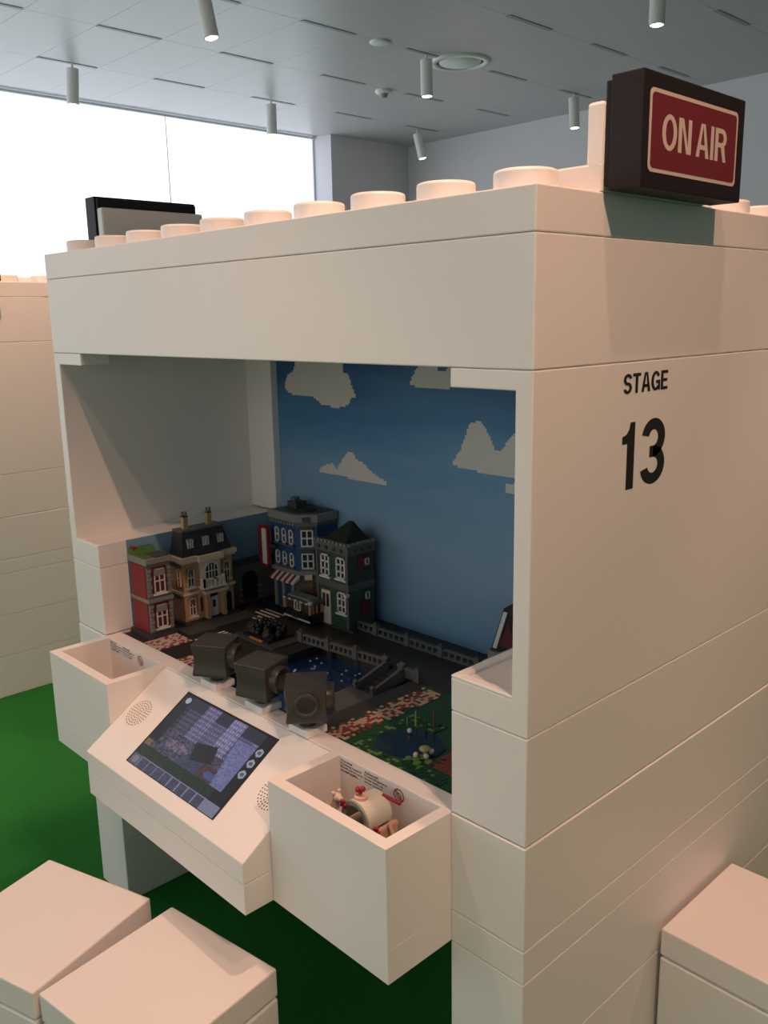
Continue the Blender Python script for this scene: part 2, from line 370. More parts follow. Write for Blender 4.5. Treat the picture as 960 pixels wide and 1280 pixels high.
def letters_mb(txt, w, h, th, T, gap=.13):
    """heavy grotesque capitals from bars and elliptical arcs, fitted into w x h"""
    adv = {'S': .62, 'T': .60, 'A': .70, 'G': .70, 'E': .56, 'O': .72, 'N': .66, 'I': .17, 'R': .64, ' ': .10}
    mb = MB(); tv = .82 * th
    tot = sum(adv[c] for c in txt) + gap * (len(txt) - 1); kx = w / tot; x = 0.0
    P = lambda a, b: T((x + a) * kx, b * h, .0035)
    def q(*p): mb.add([P(a, b) for a, b in p], [tuple(range(len(p)))])
    def bar(a0, a1, b0, b1): q((a0, b0), (a1, b0), (a1, b1), (a0, b1))
    def arc(cx, cy, rx, ry, t0, t1, n=20):
        if t1 < t0: t0, t1 = t1, t0
        o = [(cx + rx * math.cos(math.radians(t0 + (t1 - t0) * k / n)), cy + ry * math.sin(math.radians(t0 + (t1 - t0) * k / n))) for k in range(n + 1)]
        i = [(cx + (rx - th) * math.cos(math.radians(t0 + (t1 - t0) * k / n)), cy + (ry - tv) * math.sin(math.radians(t0 + (t1 - t0) * k / n))) for k in range(n + 1)]
        mb.add([P(a, b) for a, b in o + i], [(k, k + 1, n + 2 + k, n + 1 + k) for k in range(n)])
    for c in txt:
        W_ = adv[c]
        if c == 'T': bar(0, W_, 1 - tv, 1); bar(W_ / 2 - th / 2, W_ / 2 + th / 2, 0, 1 - tv)
        if c == 'E': bar(0, th, 0, 1); bar(th, W_, 0, tv); bar(th, W_, 1 - tv, 1); bar(th, W_ * .93, .5 - tv / 2, .5 + tv / 2)
        if c == 'I': bar(0, W_, 0, 1)
        if c == 'N': bar(0, th, 0, 1); bar(W_ - th, W_, 0, 1); q((th * .6, 1), (W_ - th * 1.35, 0), (W_ - th * .6, 0), (th * 1.35, 1))
        if c == 'A':
            q((0, 0), (th * 1.02, 0), (W_ / 2 + .01, 1), (W_ / 2 - th * .62, 1)); q((W_ - th * 1.02, 0), (W_, 0), (W_ / 2 + th * .62, 1), (W_ / 2 - .01, 1))
            bar(W_ * .24, W_ * .76, .23, .23 + tv)
        if c == 'O': arc(W_ / 2, .5, W_ / 2, .51, 0, 360, 40)
        if c == 'S':
            ry = (1 + tv) / 4; arc(W_ / 2, 1 - ry, W_ / 2, ry, 12, 270); arc(W_ / 2, ry, W_ / 2, ry, -168, 90)
        if c == 'G':
            arc(W_ / 2, .5, W_ / 2, .51, 32, 318, 32); bar(W_ * .52, W_, .53 - tv, .53); bar(W_ - th * .85, W_, 0.02, .53 - tv)
        if c == 'R':
            bar(0, th, 0, 1); bar(th, W_ * .55, 1 - tv, 1); bar(th, W_ * .55, .43, .43 + tv)
            arc(W_ * .55, .715, W_ * .45, .285, -90, 90); q((W_ * .74, 0), (W_, 0), (W_ * .82, .46), (W_ * .50, .46))
        x += W_ + gap
    return mb
# side lettering
TX = lambda y0, z0, x: (lambda a, b, d: (x + d, y0 + a, z0 + b))
obj('lettering', letters_mb('STAGE', .89, .205, .195, TX(1.515, -1.925, 10.0), .055), BLACK, booth, label='black STAGE lettering')
def digit_mb(poly_strokes, T):
    mb = MB()
    for st in poly_strokes: mb.add([T(a, b, .003) for a, b in st], [tuple(range(len(st)))])
    return mb
def three(w, h, th, T):
    """heavy condensed 3 from two arcs"""
    mb = MB()
    def arc(cx, cy, rx, ry, a0, a1, n=22):
        o = []; i = []
        for k in range(n + 1):
            t = math.radians(a0 + (a1 - a0) * k / n)
            o.append((cx + rx * math.cos(t), cy + ry * math.sin(t))); i.append((cx + (rx - th) * math.cos(t), cy + (ry - th * .82) * math.sin(t)))
        pts = [T(a, b, .003) for a, b in o + i]
        mb.add(pts, [(k, k + 1, n + 2 + k, n + 1 + k) if a1 > a0 else (k + 1, k, n + 1 + k, n + 2 + k) for k in range(n)])
    tv = th * .82; ry = (h + tv) / 4
    arc(w * .5, h - ry, w * .48, ry, -90, 168)
    arc(w * .5, ry, w * .5, ry, -168, 90)
    mb.add([T(a, b, .003) for a, b in ((w * .36, h - 2 * ry), (w * .52, h - 2 * ry), (w * .52, h - 2 * ry + tv), (w * .36, h - 2 * ry + tv))], [(0, 1, 2, 3)])
    return mb
one = [(.10, 0), (.245, 0), (.245, .71), (.15, .71), (.13, .64), (.08, .59), (.0, .57), (.0, .49), (.10, .49)]
obj('lettering', digit_mb([one], TX(1.53, -2.935, 10.0)), BLACK, booth, label='black numeral 1')
obj('lettering', three(.51, .72, .15, TX(1.905, -2.94, 10.0)), BLACK, booth, label='black numeral 3')

# sign brackets on the roof
for sx, X in ((1, lambda a, b: (a, b)), (0, lambda a, b: (10 - b, 10 - a))):
    obj('sign_bracket', MB().box(*X(9.0, 10), 1, 3, 0, .26), WHITE, booth, bevel=.02)
    obj('sign_bracket', MB().box(*X(9.82, 10), 1, 3, .2, .8), WHITE, booth, bevel=.03)
def on_air(loc, rz, label):
    t = empty('on_air_sign', (0, 0, 0), label, 'sign', 'ON AIR signs on the booths')
    obj('back_plate', MB().box(0, .07, -.975, .975, .05, .965), SIGNB, t, bevel=.015)
    obj('case', MB().box(.07, .4, -1, 1, .0, 1.0), SIGNB, t, bevel=.012)
    T = lambda a, b, d: (.4 + d, a, b)
    f = obj('border', MB().extr(rrect(-.885, .845, .145, .86, .06), T, 0, .004), CREAM, t)
    obj('face', MB().extr(rrect(-.85, .81, .18, .825, .045), T, .0, .007), SIGNR, t)
    obj('lettering', letters_mb('ON AIR', 1.27, .31, .175, lambda a, b, d: (.4 + d + .006, -.665 + a, .355 + b), .075), CREAM, t)
    t.location = W(*loc); t.rotation_euler = (0, 0, rz); setorg(t, loc); return t
sign = on_air((10.0, 2, 0), 0, 'black boxed ON AIR sign on the roof above the STAGE 13 lettering')
on_air((0.0, 2, 0), math.pi, 'black ON AIR sign box seen from behind on the roof edge nearer the window')

# neighbouring booth (same model, twenty pitches to the left)
nb = copy_tree(booth); nb.location.x -= 20 * S
nb['label'] = 'plain white brick-style booth standing apart beside the bright window'
for c in list(nb.children):
    if c.name.startswith('lettering'): bpy.data.objects.remove(c)
ns = copy_tree(sign); ns.location.x -= 20 * S
ns['label'] = 'ON AIR sign on the roof of the booth beside the window'

# ================================================================== BINS AND CONSOLE
PR = mat('decal_black', (.03, .025, .025), .6); PRR = mat('decal_red', (.30, .03, .05), .6)
def bin_(x0, x1, label):
    t = empty('toy_bin', ((x0 + x1) / 2, -.5, -8), label, 'storage bin', 'bins on the booth front')
    w = .15
    bm_ = MB()
    # outer shell and rim as one block with a hollow
    o = [(x0, -1), (x1, -1), (x1, 0), (x0, 0)]; i = [(x0 + w, -1 + w), (x1 - w, -1 + w), (x1 - w, -.005), (x0 + w, -.005)]
    zt, zb, zf = -6.4, -7.598, -7.5
    vs = [(x, y, zb) for x, y in o] + [(x, y, zt) for x, y in o] + [(x, y, zt) for x, y in i] + [(x, y, zf) for x, y in i]
    fs = [(3, 2, 1, 0)] + [(k, (k + 1) % 4, 4 + (k + 1) % 4, 4 + k) for k in range(4)] + [(4 + k, 4 + (k + 1) % 4, 8 + (k + 1) % 4, 8 + k) for k in range(4)] \
        + [(8 + k, 8 + (k + 1) % 4, 12 + (k + 1) % 4, 12 + k) for k in range(4)] + [(12, 13, 14, 15)]
    obj('box', bm_.add(vs, fs), WHITE, t, bevel=.014)
    obj('base_plate', MB().box(x0, x1, -1, 0, -8, -7.6), WHITE, t, bevel=.006)
    # printed warning on the inside of the back wall
    T = lambda a0, z0: (lambda a, b, d: (a0 + a, -.005 - d, z0 + b))
    def lines(txts, xo, n0):
        for k, s_ in enumerate(txts):
            obj('printed_text', text_mb(s_, .027 * len(s_), .034, .02, T(x0 + xo, -6.468 - .043 * k), d1=.003), PR, t)
    lines(['Warning!', 'Choking hazard', 'Small parts and', 'small balls.'], .165, 0)
    lines(['Advarsel!', 'Kvaelningsfare.', 'Smaa dele og', 'smaa kugler.'], .60, 0)
    cx, cz = x0 + 1.19, -6.53
    ring = MB(); n = 28
    vs = [(cx + r * math.cos(2 * math.pi * k / n), -.009, cz + r * math.sin(2 * math.pi * k / n)) for r in (.085, .07) for k in range(n)]
    ring.add(vs, [(k, (k + 1) % n, n + (k + 1) % n, n + k) for k in range(n)])
    ring.add([(cx - .055, -.009, cz + .065), (cx - .065, -.009, cz + .05), (cx + .055, -.009, cz - .065), (cx + .065, -.009, cz - .05)], [(0, 1, 2, 3)])
    obj('age_symbol', ring, PRR, t)
    f_ = MB(); vs = [(cx + .035 * math.cos(2 * math.pi * k / 14), -.0085, cz - .005 + .04 * math.sin(2 * math.pi * k / 14)) for k in range(14)]
    f_.add([(cx + r * math.cos(2 * math.pi * k / 14), -.0085, cz - .005 + r * math.sin(2 * math.pi * k / 14)) for r in (.042, .032) for k in range(14)], [(k, (k + 1) % 14, 14 + (k + 1) % 14, 14 + k) for k in range(14)])
    obj('age_symbol', f_, PRR, t)
    return t
bin_(7, 9, 'white open bin with printed warning holding small toys, under the pillar')
bin_(1, 3, 'white open bin with printed warning and nothing standing inside')

con = empty('control_console', (5, -.7, -8), 'sloped white control console with touchscreen and two speaker grilles', 'console')
prof = [(-1.41, -7.598), (-.005, -7.598), (-.005, -6.405), (-.03, -6.415), (-1.41, -7.315)]
Tc = lambda a, b, d: (3.0 + d, a, b)
obj('body', MB().extr(prof, Tc, .005, 3.995), WHITE, con, bevel=.014)
obj('base_plate', MB().box(3.005, 6.995, -1.41, 0, -8, -7.6), WHITE, con, bevel=.006)
SL = math.hypot(1.38, .9); Vs = Vector((0, 1.38 / SL, .9 / SL)); Ns = Vector((0, -.9 / SL, 1.38 / SL)); O0 = Vector((0, -1.41, -7.315))
def slope(u, s_, d=0.0): return tuple(Vector((u, 0, 0)) + O0 + Vs * s_ + Ns * d)
s_of = lambda y: (y + 1.41) / (1.38 / SL)
su0, su1, sv0, sv1 = 3.905, 6.12, s_of(-1.235), s_of(-.157)
obj('screen_bezel', MB().extr([(su0, sv0), (su1, sv0), (su1, sv1), (su0, sv1)], lambda a, b, d: slope(a, b, d), -.01, .004), BLACK, con)
# screen picture: the toy town shown by the camera, as a grid of lit cells
def screen_pixel(u, v):
    r = random.Random(int(u * 64) * 131 + int(v * 48)); j = r.uniform(.75, 1.25)
    if v < .13:
        if u < .10: return (.20, .19, .22) if (u - .05) ** 2 * 2 + (v - .065) ** 2 < .0022 else (.10, .10, .14)
        if u > .84: return (.21, .21, .30)
        fu = ((u - .10) / .0925) % 1
        return (.23, .22, .33) if fu < .1 or v > .118 else tuple(c * j for c in (.065, .06, .10))
    if (u - .06) ** 2 * 1.9 + (v - .93) ** 2 < .0016: return (.42, .42, .50)
    if u > .915:
        for cv in (.52, .66, .80):
            d2 = (u - .958) ** 2 * 2.2 + (v - cv) ** 2
            if d2 < .0022: return (.10, .10, .13) if d2 < .0006 else (.36, .36, .44)
        return (.012, .013, .02)
    if v < .26: return tuple(c * j for c in (.016, .032, .020)) if u < .86 else (.012, .013, .02)
    if u < .10 and v > .34: return (.018, .018, .026)
    if u < .07: return (.20, .12, .06)
    if .70 + .12 * (1 - v) < u and v < .82: return tuple(c * j for c in (.16, .16, .33))
    if abs(u - .55 + .25 * (v - .52)) < .11 and abs(v - .50 - .35 * (u - .55)) < .11: return tuple(c * j for c in (.022, .020, .026))
    if (u - .30) ** 2 + (v - .41) ** 2 * 5 < .018: return tuple(q * c for q in (r.choice((.55, 1.0, 1.35)),) for c in (.16, .12, .17))
    if v < .42 and u > .40:
        if u > .60 and (u - .75) ** 2 + (v - .33) ** 2 * 3 < .006: return (.07, .09, .22)
        return tuple(c * j for c in ((.055, .058, .10) if u < .62 else (.075, .035, .045)))
    if v > .55:
        k = int(u * 7); base = [(.03, .03, .045), (.06, .055, .09), (.13, .11, .20), (.09, .085, .15), (.17, .15, .27), (.07, .075, .15), (.12, .12, .23)][k % 7]
        if v > .86 and k not in (2, 4): return (.035, .035, .055)
        wx, wz = (u * 40) % 1, (v * 17) % 1
        if .3 < wx < .75 and .3 < wz < .75: return tuple(c * 2.1 for c in base)
        return tuple(c * j for c in base)
    k_ = r.uniform(.35, 1.6); return tuple(c * k_ for c in (.07, .062, .10))
SCRM = bpy.data.materials.new('screen_picture'); SCRM.use_nodes = True
nt = SCRM.node_tree; b_ = nt.nodes['Principled BSDF']; va = nt.nodes.new('ShaderNodeVertexColor'); va.layer_name = 'paint'
b_.inputs['Base Color'].default_value = (.01, .01, .012, 1); b_.inputs['Roughness'].default_value = .25
nt.links.new(va.outputs['Color'], b_.inputs['Emission Color']); b_.inputs['Emission Strength'].default_value = .75
NU, NV = 150, 100; mb = MB(); bz = .035
for a in range(NU):
    for c in range(NV):
        u0, u1 = su0 + bz + (su1 - su0 - 2 * bz) * a / NU, su0 + bz + (su1 - su0 - 2 * bz) * (a + 1) / NU
        v0, v1 = sv0 + .01 + (sv1 - sv0 - bz - .01) * c / NV, sv0 + .01 + (sv1 - sv0 - bz - .01) * (c + 1) / NV
        mb.add([slope(u0, v0, .006), slope(u1, v0, .006), slope(u1, v1, .006), slope(u0, v1, .006)], [(0, 1, 2, 3)], col=screen_pixel((a + .5) / NU, (c + .5) / NV))
obj('touchscreen', mb, SCRM, con, label='lit screen showing the toy town in violet tones')
HOLE = mat('speaker_hole', (.10, .07, .05), .8)
for cx in (3.335, 6.665):
    mb = MB(); cs = s_of(-.69)
    for k, n in enumerate((1, 6, 12, 18, 24, 28)):
        for q in range(n):
            a = 2 * math.pi * q / n; rr = .043 * k; u, v = cx + rr * math.cos(a), cs + rr * math.sin(a)
            mb.add([slope(u + .0115 * math.cos(i * math.pi / 4), v + .0115 * math.sin(i * math.pi / 4), .002) for i in range(8)], [tuple(range(8))])
    obj('speaker_grille', mb, HOLE, con, kind='stuff')

# three swivel cameras on the counter
def camera_toy(x, y, ang, faces, label, k=1.0):
    t = empty('swivel_camera', (0, 0, 0), label, 'camera', 'dark grey swivel cameras on the counter')
    obj('base_tile', MB().box(-.2, .2, -.17, .17, 0, .1), WHITE, t, bevel=.012)
    a = math.radians(ang); U = Vector((math.cos(a), math.sin(a), 0)); V = Vector((-math.sin(a), math.cos(a), 0))
    obj('neck', MB().cyl((0, 0, .1), .115, .2, n=28), DGREY, t)
    z0, z1 = .22, .71; n = 12; h = .275; ms = MB(); vs = []
    cor = .02
    for k_ in range(n + 1):
        tt = k_ / n; w = h * (1 - .10 * math.sin(math.pi * tt) ** 1.3) * (1.0 if tt > .02 else .97)
        pts = [(-w, -w), (w, -w), (w, w), (-w, w)]
        vs += [U * p + V * q + Vector((0, 0, z0 + (z1 - z0) * tt)) for p, q in pts]
    fs = [(3, 2, 1, 0), tuple(4 * n + i for i in range(4))]
    for k_ in range(n): fs += [(4 * k_ + i, 4 * k_ + (i + 1) % 4, 4 * k_ + 4 + (i + 1) % 4, 4 * k_ + 4 + i) for i in range(4)]
    bd = obj('head', ms.add(vs, fs), DGREY, t, bevel=.015)
    zc = .47
    for fa, kind in faces:
        d = Vector((math.cos(a + math.radians(fa)), math.sin(a + math.radians(fa)), 0)); c = Vector((0, 0, zc))
        if kind == 'barrel':
            obj('lens_barrel', MB().lathe([(.19, .19), (.19, .35), (.175, .365), (.15, .365), (.13, .27), (0, .27)], c, d, 32), DGREY, t)
        else:
            obj('lens_ring', MB().lathe([(.165, .21), (.165, .272), (.155, .284), (.125, .284), (.115, .265)], c, d, 32), DGREY, t)
            obj('lens_recess', MB().lathe([(.12, .268), (.1, .262), (0, .262)], c, d, 32), DGREY2, t)
    t.location = W(x, y, -6.4); setorg(t, (x, y, -6.4)); return t
camera_toy(4.2, .17, -57, ((90, 'barrel'), (180, 'ring')), 'dark grey swivel camera on the counter nearest the red toy house')
camera_toy(5.33, .17, -73, ((90, 'barrel'), (180, 'ring')), 'middle dark grey swivel camera between two others on the counter')
camera_toy(6.34, .15, -40, ((0, 'ring'), (90, 'barrel'), (-90, 'ring')), 'dark grey swivel camera with round lens ring, nearest the filled toy bin')

# ================================================================== STOOLS
def stool(cx, cy, rz, label):
    t = empty('brick_stool', (0, 0, 0), label, 'stool', 'white brick stools')
    a = .985
    obj('seat', MB().box(-a, a, -a, a, 2.42, 2.8), SEATW, t, bevel=.022)
    obj('joint', MB().box(-a + .04, a - .04, -a + .04, a - .04, 2.36, 2.44), SEATW, t)
    obj('body', MB().box(-a, a, -a, a, 1.2, 2.385), SEATW, t, bevel=.025)
    obj('body', MB().box(-a, a, -a, a, 0, 1.19), SEATW, t, bevel=.025)
    t.location = W(cx, cy, FLOOR); t.rotation_euler = (0, 0, rz); setorg(t, (cx, cy, FLOOR))
stool(6.32, -2.23, math.radians(8.2), 'white brick stool tucked under the control console')
stool(4.20, -2.75, math.radians(17.5), 'white brick stool behind the one under the console, turned askew')
stool(11.06, 3.78, 0, 'white brick stool pushed against the STAGE 13 side wall')

# ================================================================== TOY TOWN ON THE TABLE
G = -6.42
C = lambda name, col, rough=.45, **k: mat('toy_' + name, col, rough, .4, **k)
TAN = C('tan', (.42, .28, .15), noise=.12, scale=90); CREAMT = C('cream', (.62, .54, .42)); LG = C('light_grey', (.21, .21, .20), noise=.06, scale=60)
DG = C('dark_grey', (.045, .045, .047), noise=.08, scale=60); MG = C('mid_grey', (.10, .10, .10), noise=.08, scale=60)
RED = C('red', (.21, .016, .018)); DRED = C('dark_red', (.10, .016, .018)); BLU = C('blue', (.018, .06, .17), noise=.12, scale=70)
GRN = C('green', (.018, .072, .028), noise=.2, scale=60); SGRN = C('sand_green', (.032, .065, .045), noise=.15, scale=60); LGRN = C('lime', (.13, .25, .06))
BLK = C('black', (.012, .012, .013)); WHT = C('white', (.62, .60, .56)); BRN = C('brown', (.15, .075, .04), noise=.2, scale=80)
ORG_ = C('orange', (.5, .2, .05)); GLS = C('window_glass', (.03, .035, .045), .12); ROAD = C('road', (.022, .021, .021), .5, noise=.15, scale=60)
WAT = mat('toy_water', (.008, .032, .115), .12, .6, noise=.35, scale=45, bump=.3)
PONDM = mat('toy_pond', (.005, .012, .034), .1, .6)

def toy(name, loc, label, cat, group=None): return empty(name, loc, label, cat, group)
# --- base plates
def plate(name, x0, x1, y0, y1, z1, m, label, cat='base plate', z0=-6.64, bevel=0):
    return obj(name, MB().box(x0, x1, y0, y1, z0, z1), m, label=label, cat=cat, bevel=bevel)
plate('road_plate', 1.02, 3.95, .285, 3.9, G - .02, ROAD, 'dark grey toy road plate under the town houses')
plate('bridge_deck', 3.955, 8.98, 2.36, 3.9, G - .02, C('deck', (.034, .028, .025), noise=.2, scale=70), 'dark brown toy bridge deck beside the sky backdrop')
plate('harbour_water', 3.955, 6.1, .285, 2.355, -6.60, WAT, 'rippled blue toy water below the bridge', 'water')
plate('quay_wall', 6.105, 6.42, .285, 2.355, G - .03, DG, 'dark toy quay wall between the water and the tiled path')
plate('park_plate', 6.425, 8.98, .285, 2.355, G - .02, GRN, 'green toy park plate with pond behind the counter')
# glints on the water, put in as one field of little white studs
mb = MB()
for k in range(70):
    x, y = random.uniform(4.05, 6.0), random.uniform(.35, 2.25)
    mb.cyl((x, y, -6.60), .018, .012, n=8)
obj('water_glints', mb, WHT, label='scattered small white studs standing in for glints on the toy water', cat='studs', kind='stuff')
# tiled paths: mosaics of small tiles
def mosaic(name, x0, x1, y0, y1, z, cols, s_, label, jag=0.0):
    root = toy(name, ((x0 + x1) / 2, (y0 + y1) / 2, z), label, 'tiled path')
    mbs = [MB() for _ in cols]
    nx, ny = int((x1 - x0) / s_), int((y1 - y0) / s_)
    for i in range(nx):
        for j in range(ny):
            if jag and (i < 2 or i > nx - 3) and random.random() < jag: continue
            k = random.choices(range(len(cols)), [w for _, w in cols])[0]
            h = random.uniform(.008, .014)
            mbs[k].box(x0 + i * s_ + .003, x0 + (i + 1) * s_ - .003, y0 + j * s_ + .003, y0 + (j + 1) * s_ - .003, z, z + h)
    for mbk, (m_, _) in zip(mbs, cols):
        if mbk.f: obj('tiles', mbk, m_, root, kind='stuff')
PTAN = C('path_tan', (.55, .42, .30)); PRED = C('path_red', (.26, .05, .045)); PPNK = C('path_pink', (.62, .50, .42))
mosaic('tiled_plaza', 1.72, 2.22, .32, 1.02, G - .02, [(PPNK, 5), (PRED, 3)], .05, 'pale and red tiled plaza beside the red toy house')
mosaic('tiled_plaza', 2.80, 3.70, .30, .62, G - .02, [(PPNK, 4), (PRED, 4)], .05, 'pale and red tiled plaza strip behind the first swivel camera')
mosaic('park_path', 6.44, 6.86, .30, 2.30, G - .018, [(PTAN, 5), (PRED, 3), (BRN, 1)], .05, 'tan and red tiled path along the toy quay', .4)
mosaic('brick_path', 8.05, 8.75, .62, 1.62, G - .018, [(PRED, 5), (BRN, 4)], .05, 'dark red brick path patch at the park edge', .4)
mosaic('grass_tufts', 6.95, 7.6, .30, 1.55, G - .018, [(LGRN, 1), (GRN, 5)], .05, 'patchy lime green plates on the toy park', .3)
mosaic('grass_tufts', 7.5, 8.5, .30, .55, G - .018, [(LGRN, 1), (GRN, 7)], .05, 'lime green plates on the park edge along the counter', .3)
# pond with lily pads, reeds, flowers
pond = toy('pond', (7.55, .85, G - .02), 'dark blue toy pond with lily pads and white flowers', 'pond')
pp = [(7.15, .62), (7.3, .46), (7.65, .48), (7.85, .62), (8.0, .85), (7.95, 1.08), (7.75, 1.2), (7.5, 1.28), (7.3, 1.2), (7.12, 1.0), (7.05, .8)]
obj('pond_surface', MB().prism(pp, G - .02, G - .004), PONDM, pond)
for x, y, r in ((7.86, .62, .06), (7.80, .56, .045), (7.95, .55, .05), (8.03, .66, .05), (7.90, .70, .055)):
    obj('lily_pad', MB().cyl((x, y, G - .004), r, .015, n=12), LGRN, pond)
obj('toadstool', MB().cyl((7.9, .74, G), .025, .08, n=10).ball((7.9, .74, G + .1), .075, sz=.45), C('olive', (.32, .34, .14)), pond)
for x, y, m_ in ((7.92, .84, WHT), (7.33, 1.05, WHT), (7.96, .70, PPNK), (7.84, .64, CREAMT)):
    obj('flower', MB().ball((x, y, G + .035), .035), m_, pond)
for x, y, h, m_ in ((7.22, 1.28, .22, C('olive', (.32, .34, .14))), (7.35, 1.34, .2, GRN), (7.42, 1.42, .26, BRN), (7.12, 1.22, .12, LGRN)):
    obj('reed', MB().cyl((x, y, G - .02), .018, h, n=8, r2=.008), m_, pond)

# --- facades
def Fx(x0, y0=0): return ((x0, y0), (0, 1), (1, 0))      # face towards +X, u runs along +Y
def Fy(y0, x0=0): return ((x0, y0), (1, 0), (0, -1))     # face towards -Y, u runs along +X
def window(parent, B, u0, u1, z0, z1, nv=1, nh=1, fm=WHT, th=.022, sill=None, d=.012):
    mb = MB()
    mb.obox(B, u0, u0 + th, z0, z1, 0, d + .012).obox(B, u1 - th, u1, z0, z1, 0, d + .012).obox(B, u0, u1, z0, z0 + th, 0, d + .012).obox(B, u0, u1, z1 - th, z1, 0, d + .012)
    for k in range(nv):
        c = u0 + (u1 - u0) * (k + 1) / (nv + 1); mb.obox(B, c - th / 2, c + th / 2, z0, z1, 0, d + .008)
    for k in range(nh):
        c = z0 + (z1 - z0) * (k + 1) / (nh + 1); mb.obox(B, u0, u1, c - th / 2, c + th / 2, 0, d + .008)
    w = obj('window', mb, fm, parent)
    obj('pane', MB().obox(B, u0 + th * .5, u1 - th * .5, z0 + th * .5, z1 - th * .5, 0, .008), GLS, w)
    if sill: obj('sill', MB().obox(B, u0 - .03, u1 + .03, z0 - .035, z0, 0, .04), sill, w)
    return w
def part(name, parent, m_, *boxes, B=None, bevel=0):
    mb = MB()
    for b in boxes: mb.obox(B, *b) if B else mb.box(*b)
    return obj(name, mb, m_, parent, bevel=bevel)

# red corner house
h = toy('toy_house', (1.36, .72, G), 'small dark red toy house with grey quoins and white windows by the pillar', 'toy house', 'toy town houses')
part('foundation', h, DG, (1.04, 1.72, .46, 1.0, G - .02, G + .07))
part('body', h, MG, (1.06, 1.65, .52, .96, G + .07, -5.12))
B = Fy(.52)
part('red_panel', h, RED, (1.12, 1.60, G + .08, -5.80, 0, .012), B=B)
part('red_panel', h, RED, (1.12, 1.60, -5.74, -5.16, 0, .012), B=B)
part('string_course', h, LG, (1.06, 1.66, -5.80, -5.74, 0, .022), B=B)
part('string_course', h, LG, (1.06, 1.66, -5.14, -5.06, 0, .022), B=B)
B = Fx(1.65)
for z0, z1 in ((G + .10, -5.84), (-5.70, -5.20)):
    for u0 in (.52, .905):
        n = 7
        for k in range(n):
            za = z0 + (z1 - z0) * k / n; e_ = .0 if k % 2 else .02
            part('quoin', h, LG, (u0 - (e_ if u0 > .6 else 0), u0 + .055 + (e_ if u0 < .6 else 0), za + .006, za + (z1 - z0) / n - .006, 0, .02), B=B)
    part('window_surround', h, DRED, (.60, .88, z0 - .0, z1 + .02, 0, .014), B=B)
    window(h, B, .635, .845, z0 + .05, z1 - .02, 1, 1, sill=WHT)
    part('lintel', h, LG, (.635, .845, z1 - .14, z1 - .03, 0, .03), B=B)
part('cornice', h, LG, (1.05, 1.68, .50, .98, -5.12, -5.03))
part('string_course', h, LG, (.50, .98, -5.80, -5.73, 0, .03), B=B)
mb = MB().hexa([(1.06, .52, -5.03), (1.3, .52, -5.03), (1.3, .94, -5.03), (1.06, .94, -5.03), (1.06, .52, -4.93), (1.16, .52, -4.93), (1.16, .94, -4.93), (1.06, .94, -4.93)])
mb.hexa([(1.3, .52, -5.03), (1.62, .52, -5.03), (1.62, .7, -5.03), (1.3, .7, -5.03), (1.3, .52, -5.0), (1.6, .52, -5.01), (1.6, .68, -5.01), (1.3, .68, -5.0)])
obj('turf_roof', mb, C('roof_green', (.06, .14, .035), noise=.3, scale=60), h)
part('roof', h, DG, (1.3, 1.64, .70, .96, -5.03, -5.01))
part('ridge_brick', h, RED, (1.07, 1.2, .54, .60, -4.93, -4.90))

# tan mansion
h = toy('toy_mansion', (1.25, 1.84, G), 'tan toy mansion with dark mansard roof, white balcony and two chimneys', 'toy house', 'toy town houses')
X1, Y0, Y1 = 1.45, 1.32, 2.36
part('foundation', h, DG, (1.04, 1.55, 1.26, 2.42, G - .02, G + .03))
part('body', h, TAN, (1.05, X1, Y0, Y1, G + .03, -5.28))
B = Fx(X1)
part('bay', h, CREAMT, (1.66, 2.06, -5.85, -5.27, 0, .07), B=B)
part('lower_bay', h, TAN, (1.60, 2.14, -6.37, -5.88, 0, .05), B=B)
part('belt_course', h, CREAMT, (Y0 - .03, Y1 + .03, -5.90, -5.85, 0, .035), B=B)
part('belt_course', h, CREAMT, (1.05, X1 + .03, -5.90, -5.85, 0, .035), B=Fy(Y0))
part('cornice', h, CREAMT, (1.05, X1 + .08, Y0 - .07, Y1 + .07, -5.28, -5.20)); part('cornice', h, CREAMT, (1.05, X1 + .05, Y0 - .04, Y1 + .04, -5.32, -5.28))
part('cornice', h, CREAMT, (1.60, 2.12, -5.32, -5.20, .02, .13), B=B)
mb = MB().hexa([(1.05, Y0, -5.20), (X1 + .02, Y0, -5.20), (X1 + .02, Y1, -5.20), (1.05, Y1, -5.20), (1.05, Y0 + .1, -4.77), (X1 - .1, Y0 + .1, -4.77), (X1 - .1, Y1 - .1, -4.77), (1.05, Y1 - .1, -4.77)])
obj('mansard_roof', mb, C('slate', (.028, .029, .033), noise=.15, scale=70), h)
part('roof_edge', h, MG, (1.05, X1 - .08, Y0 + .08, Y1 - .08, -4.78, -4.745))
for u in (1.52, 1.84, 2.15):
    dm = part('dormer', h, LG, (u - .06, u + .06, -5.06, -4.90, -.10, -.015), B=Fx(X1))
    mb = MB()
    for q0, q1, r0, r1 in ((-.06, .06, -4.92, -4.90), (-.06, -.04, -5.06, -4.9), (.04, .06, -5.06, -4.9), (-.012, .012, -5.06, -4.9), (-.06, .06, -4.99, -4.97)):
        mb.obox(Fx(X1), u + q0, u + q1, r0, r1, -.02, .0)
    obj('dormer_window', mb, WHT, h)
for y in (1.56, 2.06):
    part('chimney', h, TAN, (1.16, 1.25, y - .04, y + .05, -4.76, -4.53)); part('chimney_cap', h, BLK, (1.15, 1.26, y - .045, y + .055, -4.53, -4.515))
    obj('chimney_pot', MB().cyl((1.19, y - .01, -4.515), .022, .08, n=10).cyl((1.225, y + .03, -4.515), .022, .08, n=10), MG, h)
